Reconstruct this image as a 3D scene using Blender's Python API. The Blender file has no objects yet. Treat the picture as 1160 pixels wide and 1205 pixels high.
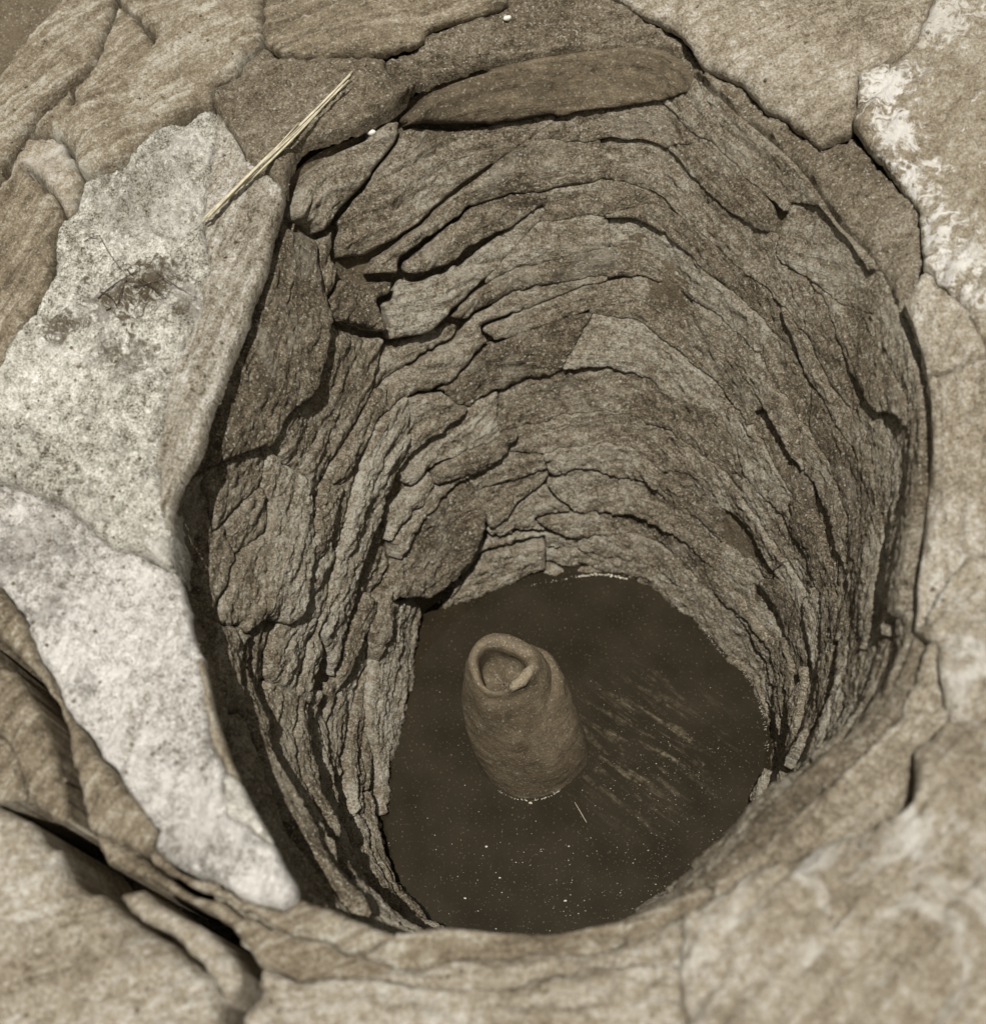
import bpy, math, random
import numpy as np
from mathutils import Vector, Matrix

SC = bpy.context.scene
COL = SC.collection
rng = np.random.default_rng(11)
random.seed(11)

# ------------------------------------------------------------------ camera, sky, sun, exposure
F, CX, CY, H = 1454.0, 580.0, 602.5, 1.35            # focal length / centre in photo pixels, height over the rim
NAD = (725.0, 1363.0)                                 # where straight down lies in the picture
DEPTH = 0.60                                          # water below the rim
_n = np.array([(NAD[0]-CX)/F, -(NAD[1]-CY)/F, -1.0]); _n /= np.linalg.norm(_n)
_Z = -_n; _Y = np.array([0, 1., 0]); _Y = _Y-_Z*(_Y@_Z); _Y /= np.linalg.norm(_Y); _X = np.cross(_Y, _Z)
RC = np.array([_X, _Y, _Z])                           # camera -> world
CAMP = np.array([0, 0, H])
def ray(u, v):
    d = RC@np.array([(u-CX)/F, -(v-CY)/F, -1.0]); return d/np.linalg.norm(d)
def bp(u, v, z):                                      # point of the horizontal plane z seen at photo pixel (u, v)
    d = ray(u, v); return CAMP+d*((z-H)/d[2])
def proj(P):
    q = (P-CAMP)@RC
    return CX+F*q[..., 0]/-q[..., 2], CY-F*q[..., 1]/-q[..., 2]

cam = bpy.data.cameras.new('camera'); co = bpy.data.objects.new('camera', cam); COL.objects.link(co)
m = Matrix.Identity(4)
for i in range(3):
    for j in range(3): m[i][j] = RC[i][j]
    m[i][3] = CAMP[i]
co.matrix_world = m
cam.sensor_fit = 'VERTICAL'; cam.sensor_height = 24; cam.lens = F/1205*24
cam.clip_start = 0.05; cam.clip_end = 400
cam.dof.use_dof = True; cam.dof.focus_distance = 1.83; cam.dof.aperture_fstop = 1.6
SC.camera = co

SUN = np.array([0.005, -0.13, 0.98]); SUN /= np.linalg.norm(SUN)
sl = bpy.data.lights.new('sun', 'SUN'); sl.energy = 4.4; sl.angle = math.radians(0.5); sl.color = (1.0, 0.97, 0.91)
so = bpy.data.objects.new('sun', sl); COL.objects.link(so)
so.rotation_euler = Vector(SUN).to_track_quat('Z', 'Y').to_euler(); so.location = Vector(SUN*6)
W = bpy.data.worlds.new('World'); SC.world = W; W.use_nodes = True
wn, wl = W.node_tree.nodes, W.node_tree.links
sky = wn.new('ShaderNodeTexSky'); sky.sky_type = 'NISHITA'; sky.sun_disc = False
sky.sun_elevation = math.asin(SUN[2]); sky.sun_rotation = math.atan2(SUN[0], SUN[1])
bw = wn.new('ShaderNodeRGBToBW'); tint = wn.new('ShaderNodeMixRGB'); tint.blend_type = 'MULTIPLY'; tint.inputs[0].default_value = 1
tint.inputs[2].default_value = (1.06, 1.0, 0.86, 1)   # sepia print: the sky has no blue in it
wl.new(sky.outputs[0], bw.inputs[0]); wl.new(bw.outputs[0], tint.inputs[1])
wl.new(tint.outputs[0], wn['Background'].inputs[0]); wn['Background'].inputs[1].default_value = 0.095
SC.view_settings.view_transform = 'Standard'; SC.view_settings.look = 'None'
SC.view_settings.exposure = 0.0; SC.view_settings.gamma = 1; SC.view_settings.use_curve_mapping = False
SC.cycles.max_bounces = 6

# ------------------------------------------------------------------ numpy noise
def _h(i, j, k):
    n = (i.astype(np.uint32)*np.uint32(374761393) + j.astype(np.uint32)*np.uint32(668265263)
         + k.astype(np.uint32)*np.uint32(2147483647 & 0x9E3779B1))
    n = (n ^ (n >> np.uint32(13)))*np.uint32(1274126177)
    n = n ^ (n >> np.uint32(16))
    return (n & np.uint32(0xFFFF)).astype(np.float32)/32767.5-1.0
def vn(x, y, z):
    x = np.asarray(x, np.float32); y = np.asarray(y, np.float32); z = np.asarray(z, np.float32)
    fx, fy, fz = np.floor(x), np.floor(y), np.floor(z)
    i, j, k = fx.astype(np.int64), fy.astype(np.int64), fz.astype(np.int64)
    u, v, w = x-fx, y-fy, z-fz
    u, v, w = (t*t*t*(t*(t*6-15)+10) for t in (u, v, w))
    def L(a, b, t): return a+(b-a)*t
    return L(L(L(_h(i, j, k), _h(i+1, j, k), u), L(_h(i, j+1, k), _h(i+1, j+1, k), u), v),
             L(L(_h(i, j, k+1), _h(i+1, j, k+1), u), L(_h(i, j+1, k+1), _h(i+1, j+1, k+1), u), v), w)
def fbm(x, y, z, o=3, g=0.5):
    s, a, t = 0, 1.0, 0
    for q in range(o):
        s = s+a*vn(x+q*17.3, y-q*9.1, z+q*5.7); t += a; a *= g; x, y, z = x*2.03, y*2.03, z*2.03
    return s/t
def sstep(a, b, x):
    t = np.clip((x-a)/(b-a), 0, 1); return t*t*(3-2*t)

# ------------------------------------------------------------------ materials
def newmat(name):
    M = bpy.data.materials.new(name); M.use_nodes = True
    return M, M.node_tree.nodes, M.node_tree.links, M.node_tree.nodes['Principled BSDF']
def rgb(g, sat=1.0):                                   # sepia grey of albedo g
    w = 1.0+0.36*sat*max(0.10, 1-g/0.56)
    b = 0.95-0.38*sat*max(0.0, 1-g/0.65)
    return (g*w, g, g*b, 1)
def rock_material(name, lo, mid, hi, streak=0.5, speck=0.5, bump=0.6, rough=0.85, blotch=5.0, pale=0.0, vary=0.25, fine=1.0, stains=None, palecol=0.62, staincol=0.07, stainz=0.02):
    M, N, Lk, B = newmat(name)
    def nd(t, **k):
        n = N.new(t)
        for a, b in k.items(): setattr(n, a, b)
        return n
    def noise(scale, detail, rgh, vec, dist=0.0):
        n = nd('ShaderNodeTexNoise'); n.inputs['Scale'].default_value = scale; n.inputs['Detail'].default_value = detail
        n.inputs['Roughness'].default_value = rgh; n.inputs['Distortion'].default_value = dist
        Lk.new(vec, n.inputs['Vector']); return n.outputs['Fac']
    def mth(op, a, b):
        n = nd('ShaderNodeMath', operation=op)
        for i, x in enumerate((a, b)):
            if isinstance(x, (int, float)): n.inputs[i].default_value = x
            else: Lk.new(x, n.inputs[i])
        return n.outputs[0]
    def ramp(f, a, b, c0=0.0, c1=1.0):
        n = nd('ShaderNodeMapRange'); Lk.new(f, n.inputs[0])
        for i, x in enumerate((a, b, c0, c1)): n.inputs[i+1].default_value = x
        return n.outputs[0]
    geo = nd('ShaderNodeNewGeometry').outputs['Position']
    uv = nd('ShaderNodeUVMap', uv_map='UVMap').outputs[0]
    mp = nd('ShaderNodeMapping'); mp.inputs['Scale'].default_value = (1.0, 9.0, 1.0); Lk.new(uv, mp.inputs[0])
    rnd = nd('ShaderNodeObjectInfo').outputs['Random']
    big = noise(blotch, 6, 0.62, geo, 0.6)
    mid_n = noise(38, 6, 0.65, geo, 0.3)
    st = noise(9, 6, 0.68, mp.outputs[0], 0.5)
    fin = noise(300, 4, 0.75, geo); gr = noise(85, 4, 0.7, geo, 0.3)
    v = mth('MULTIPLY', mth('SUBTRACT', ramp(big, 0.28, 0.72), 0.1), 0.50)
    v = mth('ADD', v, mth('MULTIPLY', ramp(mid_n, 0.28, 0.72), 0.28))
    v = mth('ADD', v, mth('MULTIPLY', mth('SUBTRACT', ramp(st, 0.28, 0.72), 0.5), streak*0.55))
    v = mth('ADD', v, mth('MULTIPLY', mth('SUBTRACT', ramp(fin, 0.32, 0.68), 0.5), 0.60*fine))
    v = mth('ADD', v, mth('MULTIPLY', mth('SUBTRACT', ramp(gr, 0.33, 0.67), 0.5), 0.32*fine))
    v = mth('ADD', v, mth('MULTIPLY', mth('SUBTRACT', rnd, 0.5), vary))
    v = mth('ADD', v, 0.12)
    cr = nd('ShaderNodeValToRGB'); e = cr.color_ramp.elements
    e[0].position = 0.0; e[0].color = rgb(lo); e[1].position = 1.0; e[1].color = rgb(hi)
    q = e.new(0.5); q.color = rgb(mid)
    Lk.new(v, cr.inputs[0]); c = cr.outputs[0]
    def mix(fac, c0, col):
        n = nd('ShaderNodeMixRGB'); Lk.new(fac, n.inputs[0]); Lk.new(c0, n.inputs[1]); n.inputs[2].default_value = col
        return n.outputs[0]
    if stains is not None:                                         # the dark stain on the white slab
        for (u_, v_, r_, k_) in stains or ((140, 350, .10, .95), (185, 330, .09, .9), (225, 355, .07, .7), (150, 420, .08, .6), (70, 380, .06, .7), (120, 410, .07, .45), (75, 385, .05, .5), (170, 225, .20, .45), (30, 640, .16, .4), (98, 800, .04, .4), (225, 470, .10, .45)):
            dn = nd('ShaderNodeVectorMath', operation='DISTANCE'); Lk.new(geo, dn.inputs[0]); dn.inputs[1].default_value = bp(u_, v_, stainz)
            sn = noise(48, 7, 0.75, geo, 1.2)
            fac = mth('ADD', ramp(dn.outputs['Value'], r_, 0.0), mth('MULTIPLY', mth('SUBTRACT', sn, 0.5), 3.2))
            c = mix(ramp(fac, 0.45, 0.75, 0, k_), c, rgb(staincol))
    if pale:                                           # patches of pale mineral or lime
        pn = noise(11, 7, 0.6, geo, 0.8)
        c = mix(mth('MULTIPLY', ramp(pn, 0.53, 0.66), pale), c, rgb(palecol))
    if speck:                                          # grit
        sp = noise(230, 2, 0.5, geo)
        c = mix(mth('MULTIPLY', ramp(sp, 0.62, 0.68), speck), c, rgb(0.5))
        sd = noise(120, 3, 0.5, geo)
        c = mix(mth('MULTIPLY', ramp(sd, 0.32, 0.25), speck*0.9), c, rgb(lo*0.4))
    Lk.new(c, B.inputs['Base Color'])
    B.inputs['Roughness'].default_value = rough
    B.inputs['Specular IOR Level'].default_value = 0.35
    hgt = mth('ADD', mth('MULTIPLY', mid_n, 0.9), mth('MULTIPLY', st, 0.9*streak+0.2))
    hgt = mth('ADD', hgt, mth('MULTIPLY', fin, 0.42))
    hgt = mth('ADD', hgt, mth('MULTIPLY', noise(95, 5, 0.7, geo, 0.4), 0.5))
    bm = nd('ShaderNodeBump'); bm.inputs['Strength'].default_value = bump; bm.inputs['Distance'].default_value = 0.012
    Lk.new(hgt, bm.inputs['Height']); Lk.new(bm.outputs[0], B.inputs['Normal'])
    return M
MAT = {
    'wall':    rock_material('dimmed_wall_stone', 0.05, 0.195, 0.46, streak=0.8, speck=0.8, bump=1.0, rough=0.75, fine=1.5, pale=0.4, palecol=0.40, vary=0.42),  # tone lowered to stand in for light fading down the shaft
    'clay':    rock_material('wall_clay', 0.05, 0.10, 0.18, streak=0.1, speck=0.5, bump=0.9, rough=0.9),
    'slab':    rock_material('grey_slab', 0.06, 0.20, 0.50, streak=1.3, speck=0.4, bump=0.6, rough=0.8),
    'flaky':   rock_material('flaking_pale_slab', 0.08, 0.36, 0.75, streak=1.2, speck=0.5, bump=0.9, rough=0.85, fine=1.3, vary=0.0),
    'smooth':  rock_material('smooth_slab', 0.08, 0.285, 0.60, streak=0.7, speck=0.4, bump=0.7, rough=0.85, vary=0.15, fine=1.2),
    'pale':    rock_material('pale_veined_slab', 0.08, 0.28, 0.60, streak=0.6, speck=0.4, bump=0.7, pale=0.8, rough=0.8, vary=0.1),
    'lime':    rock_material('lime_crusted_slab', 0.05, 0.50, 0.90, streak=0.15, speck=0.7, bump=0.8, rough=0.9, blotch=7.0, pale=0.5, vary=0.05, fine=1.5, stains=()),
    'chalk':   rock_material('chalk_white_slab', 0.14, 0.66, 0.95, streak=0.15, speck=0.7, bump=0.9, rough=0.9, blotch=7.0, pale=0.7, palecol=0.85, vary=0.0, fine=1.5,
               stains=((30, 640, .16, .5), (98, 800, .04, .5), (230, 990, .10, .45), (60, 720, .06, .4))),
    'veined':  rock_material('white_veined_slab', 0.09, 0.25, 0.50, streak=0.5, speck=0.4, bump=0.7, rough=0.85, vary=0.0, fine=1.2, staincol=0.72, stainz=0.08,
               stains=((1040, 95, .09, .9), (1055, 150, .07, .85), (1075, 205, .08, .9), (1095, 260, .08, .9), (1110, 310, .08, .9), (1135, 350, .07, .8), (1150, 290, .06, .6), (1110, 10, .10, .6))),
    'mud':     rock_material('mud_crust', 0.06, 0.19, 0.40, streak=0.3, speck=0.9, bump=1.0, rough=0.9, fine=1.5),
    'dark':    rock_material('dark_slab', 0.045, 0.09, 0.19, streak=1.0, speck=0.3, bump=0.6, rough=0.75),
    'ground':  rock_material('trodden_earth', 0.06, 0.12, 0.22, streak=0.0, speck=0.5, bump=0.9, rough=0.95),
    'pipe':    rock_material('fired_clay', 0.04, 0.105, 0.20, streak=0.2, blotch=16, speck=0.3, bump=0.32, fine=0.7, rough=0.6, vary=0.0),
}

# ------------------------------------------------------------------ the shaft as a surface: angle x depth
LIP = [(338,248,0),(318,320,0),(295,390,0),(270,450,0),(245,530,0),(212,600,0),(206,660,0),(225,720,0),(245,790,0),(262,860,0),
       (285,920,0),(320,985,0),(350,1045,0),(385,1068,0),(440,1092,0.0),(470,1103,.01),(520,1092,.02),(600,1100,.03),(655,1102,.04),
       (705,1091,.04),(790,1062,.05),(860,1000,.05),(920,930,.05),(970,888,.05),(1020,858,.05),(1060,790,.05),(1076,740,.05),(1077,690,.05),
       (1088,600,.05),(1094,520,.05),(1085,440,.05),(1060,372,.05),(1030,305,.05),(984,262,.05),(940,195,.05),(870,138,.05),(825,95,.06),
       (780,48,.06),(690,57,.06),(566,76,.06),(495,95,.05),(478,128,.04),(430,157,.02),(380,168,.01),(350,185,0)]
WAT = [(515,742),(490,808),(469,856),(455,900),(457,960),(467,1012),(492,1050),(520,1088),(580,1105),(650,1112),(740,1090),(800,1055),(860,1000),
       (890,945),(905,900),(903,855),(885,800),(850,768),(800,715),(760,686),(710,674),(660,680),(600,695),(560,712)]
C0, C1 = np.array([-0.10, 0.78]), np.array([-0.055, 0.615])
def polar(pts, c):
    a = np.arctan2(pts[:, 1]-c[1], pts[:, 0]-c[0]); o = np.argsort(a)
    return a[o], np.hypot(pts[:, 0]-c[0], pts[:, 1]-c[1])[o], pts[o, 2]
def drop_px(z): return 0.048*min(1, max(0, (z-0.005)/0.035))
_lp = np.array([bp(u, v, z-drop_px(z)) for u, v, z in LIP]); _lp[:, 2] = [p[2] for p in LIP]
_a0, _r0, _z0 = polar(_lp, C0)
_a1, _r1, _ = polar(np.array([bp(u, v, -DEPTH) for u, v in WAT]), C1)
def per(a, xp, fp):
    a = (np.asarray(a)+math.pi) % (2*math.pi)-math.pi
    return np.interp(a, xp, fp, period=2*math.pi)
def smoothed(xp, fp, sig):
    t = np.linspace(-math.pi, math.pi, 1441)[:-1]; v = np.interp(t, xp, fp, period=2*math.pi)
    k = np.exp(-0.5*(np.arange(-40, 41)*(2*math.pi/1440)/sig)**2); k /= k.sum()
    return t, np.convolve(np.r_[v[-40:], v, v[:40]], k, 'valid')
T0, R0 = smoothed(_a0, _r0, 0.02); _, Z0 = smoothed(_a0, _z0, 0.12); T1, R1 = smoothed(_a1, _r1, 0.035)
_, R0s = smoothed(_a0, _r0, 0.10)
_, D0 = smoothed(_a0, np.array([drop_px(z) for z in _z0]), 0.10)
def leftness(a): return sstep(-0.05, 0.55, -np.cos(a+0.25))
def recess(a): return -0.005-0.006*leftness(a-0.1)+0.058*sstep(0.3, 0.9, -np.cos(a-0.75))
def wall_pt(a, s):                                    # s 0 at the rim .. 1 just under the water
    r0 = per(a, T0, 0.35*R0+0.65*R0s)+recess(a); z0 = per(a, T0, Z0)-per(a, T0, D0)-0.002-0.006*leftness(a)
    cz = -DEPTH-0.05
    t = np.clip(s, 0, 1)
    tw = np.clip(s/((-DEPTH-z0)/(cz-z0)), 0, 1)
    te = tw + 0.08*np.sin(math.pi*tw)                 # a little steeper below
    r = r0+(per(a, T1, R1)+0.012*leftness(a)-r0)*te
    cxy = C0[None, :]+(C1-C0)[None, :]*te[:, None]
    return np.c_[cxy[:, 0]+r*np.cos(a), cxy[:, 1]+r*np.sin(a), z0+(cz-z0)*s]
def rim_pt(a, w):                                     # w metres outward from the lip
    r = per(a, T0, R0)+w; z = per(a, T0, Z0)
    z = z*np.clip(1-w/0.9, 0.0, 1)-per(a, T0, D0)*np.exp(-(np.abs(w)/0.075)**1.3)
    return np.c_[C0[0]+r*np.cos(a), C0[1]+r*np.sin(a), z]
def normals(fn, a, b, ea=1e-3, eb=2e-3, sign=1):
    da = fn(a+ea, b)-fn(a-ea, b); db = fn(a, b+eb)-fn(a, b-eb)
    n = np.cross(da, db)*sign; return n/np.maximum(np.linalg.norm(n, axis=1, keepdims=True), 1e-9)

# ------------------------------------------------------------------ object helpers
def link(o): COL.objects.link(o); return o
def set_tags(o, label, cat, group=None):
    o['label'] = label; o['category'] = cat; o['kind'] = 'thing'
    if group: o['group'] = group
def raw_mesh(name, V, quads, uv=None, mats=(), smooth=True, tris=None):
    me = bpy.data.meshes.new(name)
    V = np.asarray(V, np.float32); quads = np.asarray(quads, np.int32).reshape(-1, 4)
    lv = quads.ravel(); starts = np.arange(len(quads))*4; tot = np.full(len(quads), 4)
    me.vertices.add(len(V)); me.vertices.foreach_set('co', V.ravel())
    me.loops.add(len(lv)); me.loops.foreach_set('vertex_index', lv)
    me.polygons.add(len(quads)); me.polygons.foreach_set('loop_start', starts.astype(np.int32))
    me.polygons.foreach_set('loop_total', tot.astype(np.int32))
    me.polygons.foreach_set('use_smooth', np.full(len(quads), smooth))
    if uv is not None:
        l = me.uv_layers.new(name='UVMap'); l.data.foreach_set('uv', np.asarray(uv, np.float32)[lv].ravel())
    for mm in mats: me.materials.append(mm)
    me.update(); me.validate()
    return me
def put(name, V, quads, mat, parent=None, uv=None, smooth=True, origin=None):
    V = np.asarray(V, np.float64)
    c = np.array(origin) if origin is not None else np.array([*V[:, :2].mean(0), V[:, 2].min()])
    o = bpy.data.objects.new(name, raw_mesh(name, V-c, quads, uv, [mat], smooth)); link(o)
    o.location = c
    if parent:
        o.parent = parent; o.location = Vector(c)-parent.location
    return o
def pymesh(name, V, faces, mat, parent=None, smooth=True):
    V = np.asarray(V, float); c = np.array([*V[:, :2].mean(0), V[:, 2].min()])
    me = bpy.data.meshes.new(name); me.from_pydata([tuple(x) for x in V-c], [], faces); me.materials.append(mat)
    uvl = me.uv_layers.new(name='UVMap')
    for p in me.polygons:
        p.use_smooth = smooth
        for li in p.loop_indices:
            q = V[me.loops[li].vertex_index]; uvl.data[li].uv = (q[0], q[2]+q[1]*0.3)
    o = bpy.data.objects.new(name, me); link(o); o.location = c
    if parent: o.parent = parent; o.location = Vector(c)-parent.location
    return o
def empty(name, loc):
    o = bpy.data.objects.new(name, None); link(o); o.location = loc; o.empty_display_size = 0.05; return o

# ------------------------------------------------------------------ label raster -> stones
def in_poly(U, V, poly):
    inside = np.zeros(U.shape, bool); p = np.array(poly, float); x0, y0 = p[-1]
    for x1, y1 in p:
        c = ((y0 > V) != (y1 > V)); 
        if y1 != y0: inside ^= c & (U < (x1-x0)*(V-y0)/(y1-y0)+x0)
        x0, y0 = x1, y1
    return inside
def roll2(A, di, dj, fill):
    B = np.roll(A, -di, 0)                            # first axis is the angle: periodic
    if dj > 0: B = np.concatenate([B[:, dj:], np.full((B.shape[0], dj), fill, B.dtype)], 1)
    elif dj < 0: B = np.concatenate([np.full((B.shape[0], -dj), fill, B.dtype), B[:, :dj]], 1)
    return B
def grow(Lb, n, empty_v=-1):
    for _ in range(n):
        for di, dj in ((1, 0), (-1, 0), (0, 1), (0, -1)):
            S = roll2(Lb, di, dj, empty_v); k = (Lb == empty_v) & (S >= 0); Lb = np.where(k, S, Lb)
    return Lb
def edge_distance(Lb, K, si, sj):                     # metres to the nearest cell of another label (per cell)
    D = np.full(Lb.shape, K*max(si, sj), np.float32)
    offs = [(math.hypot(i*si, j*sj), i, j) for i in range(-K, K+1) for j in range(-K, K+1) if (i or j) and math.hypot(i*si, j*sj) <= K*min(si, sj)*1.01]
    for d, i, j in offs:
        if i < 0 or (i == 0 and j < 0): pass
        S = roll2(Lb, i, j, -9); D = np.where(S != Lb, np.minimum(D, d-0.5*min(si, sj)), D)
    return D
def build_cells(Lb, D, na, nb, afun, bfun, P, sign, params, hfun, uvfun, skirt):
    """one closed-edged mesh per label; returns {label: (V, quads, uv)}"""
    ii, jj = np.nonzero(Lb >= 0); lab = Lb[ii, jj]; o = np.argsort(lab, kind='stable'); ii, jj, lab = ii[o], jj[o], lab[o]
    out = {}
    u, st = np.unique(lab, return_index=True); st = np.r_[st, len(lab)]
    for n_, L in enumerate(u):
        a, b = ii[st[n_]:st[n_+1]], jj[st[n_]:st[n_+1]]
        if len(a) < 40: continue
        # unwrap the angle around the stone
        ref = a[len(a)//2]; a = (a-ref+na//2) % na-na//2
        am = a.min(); w = b.max()-b.min()+2; bm_ = b.min(); Wd = w+1
        def vid(x, y): return (x-am)*Wd+(y-bm_)
        q = np.c_[vid(a, b), vid(a+1, b), vid(a+1, b+1), vid(a, b+1)]
        ids, inv = np.unique(q, return_inverse=True); q = inv.reshape(-1, 4)
        comp = np.arange(len(ids))
        while True:                                    # keep the largest island only
            mn = comp[q].min(1); c2 = comp.copy()
            for k in range(4): np.minimum.at(c2, q[:, k], mn)
            c2 = c2[c2]
            if (c2 == comp).all(): break
            comp = c2
        keep = comp[q[:, 0]] == np.bincount(comp[q[:, 0]]).argmax()
        if not keep.all():
            a, b, q = a[keep], b[keep], q[keep]
            us, inv = np.unique(q, return_inverse=True); ids = ids[us]; q = inv.reshape(-1, 4)
        if len(a) < 40: continue
        va = (ids//Wd+am).astype(float); vb = (ids % Wd+bm_).astype(float)
        nv = len(ids)
        dsum = np.zeros(nv); cnt = np.zeros(nv)
        dc = D[(a+ref) % na, b]
        for k in range(4): np.add.at(dsum, q[:, k], dc); np.add.at(cnt, q[:, k], 1)
        e = np.concatenate([q[:, [0, 1]], q[:, [1, 2]], q[:, [2, 3]], q[:, [3, 0]]])
        key = e[:, 0].astype(np.int64)*nv+e[:, 1]; rk = e[:, 1].astype(np.int64)*nv+e[:, 0]
        bd = e[~np.isin(rk, key)]
        dv = dsum/cnt; dv[np.unique(bd)] = 0
        # smooth the outline
        for it in range(5):
            sa = np.zeros(nv); sb = np.zeros(nv); c = np.zeros(nv)
            for p_, r_ in ((0, 1), (1, 0)):
                np.add.at(sa, bd[:, p_], va[bd[:, r_]]); np.add.at(sb, bd[:, p_], vb[bd[:, r_]]); np.add.at(c, bd[:, p_], 1)
            k = c == 2
            va[k] = 0.5*va[k]+0.5*sa[k]/2; vb[k] = 0.5*vb[k]+0.5*sb[k]/2
        A = afun(va+ref); Bv = bfun(vb)
        out[L] = dict(A=A, B=Bv, d=dv, q=q, bd=bd)
    # everything at once
    ks = list(out); n0 = np.cumsum([0]+[len(out[k]['A']) for k in ks])
    A = np.concatenate([out[k]['A'] for k in ks]); Bv = np.concatenate([out[k]['B'] for k in ks]); d = np.concatenate([out[k]['d'] for k in ks])
    idx = np.repeat(np.arange(len(ks)), np.diff(n0)); lab = np.array(ks)[idx]
    P0 = P(A, Bv); Nn = normals(P, A, Bv, sign=sign)
    h = hfun(A, Bv, d, lab, P0); uv = uvfun(A, Bv, lab, P0)
    V = P0+Nn*h[:, None]
    res = {}
    for x, k in enumerate(ks):
        s, t = n0[x], n0[x+1]; Vv = V[s:t]; q, bd = out[k]['q'], out[k]['bd']
        rim = np.unique(bd); mp = np.full(t-s, -1); mp[rim] = np.arange(len(rim))+(t-s)
        Vs = Vv[rim]-Nn[s:t][rim]*skirt(k)
        qs = np.c_[bd[:, 1], bd[:, 0], mp[bd[:, 0]], mp[bd[:, 1]]]
        quads = np.r_[q, qs]
        if sign < 0: quads = quads[:, ::-1]
        res[k] = (np.r_[Vv, Vs], quads, np.r_[uv[s:t], uv[s:t][rim]])
    return res

# ================================================================== THE WALL OF THE SHAFT
NA, NB = 1400, 330
SLOPE = 0.70                                           # mean length of the wall from rim to water
ca = (np.arange(NA)+0.5)/NA*2*math.pi-math.pi; cb = (np.arange(NB)+0.5)/NB
GA, GB = np.meshgrid(ca, cb, indexing='ij')
PW = wall_pt(GA.ravel(), GB.ravel()).reshape(NA, NB, 3)
UW, VW = proj(PW)
WALL_POLYS = [
    [(338,238),(352,262),(366,272),(372,310),(375,345),(384,378),(381,410),(362,460),(355,473),(334,487),(317,518),(300,528),(259,545),(220,560),(270,400),(310,300)],
    [(248,552),(310,527),(322,545),(312,573),(297,587),(279,608),(262,625),(255,590)],
    [(314,577),(321,604),(317,628),(300,640),(284,651),(276,615),(297,590)],
    [(205,640),(245,570),(255,590),(260,630),(270,615),(280,655),(272,690),(255,725),(240,700),(215,690)],
    [(385,372),(400,385),(440,395),(450,410),(440,440),(425,490),(400,535),(380,570),(370,590),(365,560),(340,545),(325,520),(335,490),(357,475),(365,460),(382,410)],
    [(322,530),(340,548),(365,565),(368,595),(364,640),(352,700),(347,718),(335,730),(310,720),(290,730),(262,730),(275,690),(285,660),(302,643),(319,630),(324,604),(316,575)],
    [(559,583),(572,606),(569,626),(552,649),(532,677),(514,689),(494,694),(477,706),(458,704),(474,668),(488,636),(505,606),(530,582),(548,566)],
    [(561,583),(600,570),(645,556),(638,568),(628,577),(608,590),(594,608),(571,621),(571,604)],
    [(516,748),(560,715),(595,690),(640,668),(640,640),(600,650),(575,655),(550,690),(532,712)],
    [(463,705),(480,705),(500,715),(510,745),(500,790),(470,870),(452,905),(445,960),(438,900),(432,850),(440,800),(455,750)],
    [(368,262),(404,243),(428,220),(440,200),(464,172),(466,148),(440,155),(414,170),(365,172),(340,190),(338,232),(350,265)],
    [(484,115),(500,95),(566,76),(621,66),(690,58),(780,45),(815,75),(808,100),(780,110),(725,121),(683,126),(635,135),(577,146),(532,149),(483,148),(478,130)],
    [(484,150),(577,148),(650,136),(610,165),(540,215),(490,262),(430,300),(398,302),(405,250),(440,205),(466,172)],
    [(440,355),(520,330),(600,275),(640,245),(600,290),(545,350),(500,390),(460,395)],
    [(570,388),(690,340),(755,330),(770,345),(690,360),(640,378),(585,398)],
    [(930,245),(967,250),(1000,290),(1045,345),(1030,365),(985,350),(950,320),(915,300)],
    [(380,745),(405,640),(425,560),(445,500),(475,470),(480,520),(455,590),(430,660),(405,760),(398,800)],
    [(400,330),(425,340),(470,355),(440,395),(400,380),(384,370)],
    [(785,690),(840,700),(880,745),(895,790),(880,785),(845,760),(815,735)],
]
LW = np.full((NA, NB), -1, np.int32)
for k, poly in enumerate(WALL_POLYS):
    LW[(LW < 0) & in_poly(UW, VW, poly)] = k
NH = len(WALL_POLYS)
LWh = grow(LW, 2)
RM = 0.42
arc = GA*RM; slp = GB*SLOPE
cw_, sw_ = np.cos(GA)*RM, np.sin(GA)*RM
wa = 0.030*fbm(cw_*9, sw_*9, slp*11, 3)+0.008*fbm(cw_*45, sw_*45, slp*60, 2)
wb = 0.028*fbm(cw_*5+7, sw_*5, slp*8+3, 3)+0.005*fbm(cw_*40, sw_*40+9, slp*70, 2)
seeds = []
b = 0.0
while b < SLOPE+0.02:
    th = rng.uniform(0.030, 0.066); a = rng.uniform(0, 0.2)
    while a < 2*math.pi*RM+0.0:
        ln = rng.uniform(0.11, 0.34)
        seeds.append(((a+ln/2) % (2*math.pi*RM)-math.pi*RM, b+th/2+rng.normal(0, 0.007), ln, th)); a += ln
    b += th
seeds = np.array(seeds)
best = np.full(GA.shape, 9e9, np.float32); LV = np.zeros(GA.shape, np.int32)
aa, bb = arc+wa, slp+wb
for k, (sa, sb, ln, th) in enumerate(seeds):
    da = (aa-sa+math.pi*RM) % (2*math.pi*RM)-math.pi*RM
    dd = (np.abs(da)/(ln*0.5))**2.2+(np.abs(bb-sb)/(th*0.5))**2.2
    kk = dd < best; best = np.where(kk, dd, best); LV = np.where(kk, k, LV)
LW = np.where(LWh >= 0, LWh, LV+NH).astype(np.int32)
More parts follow.
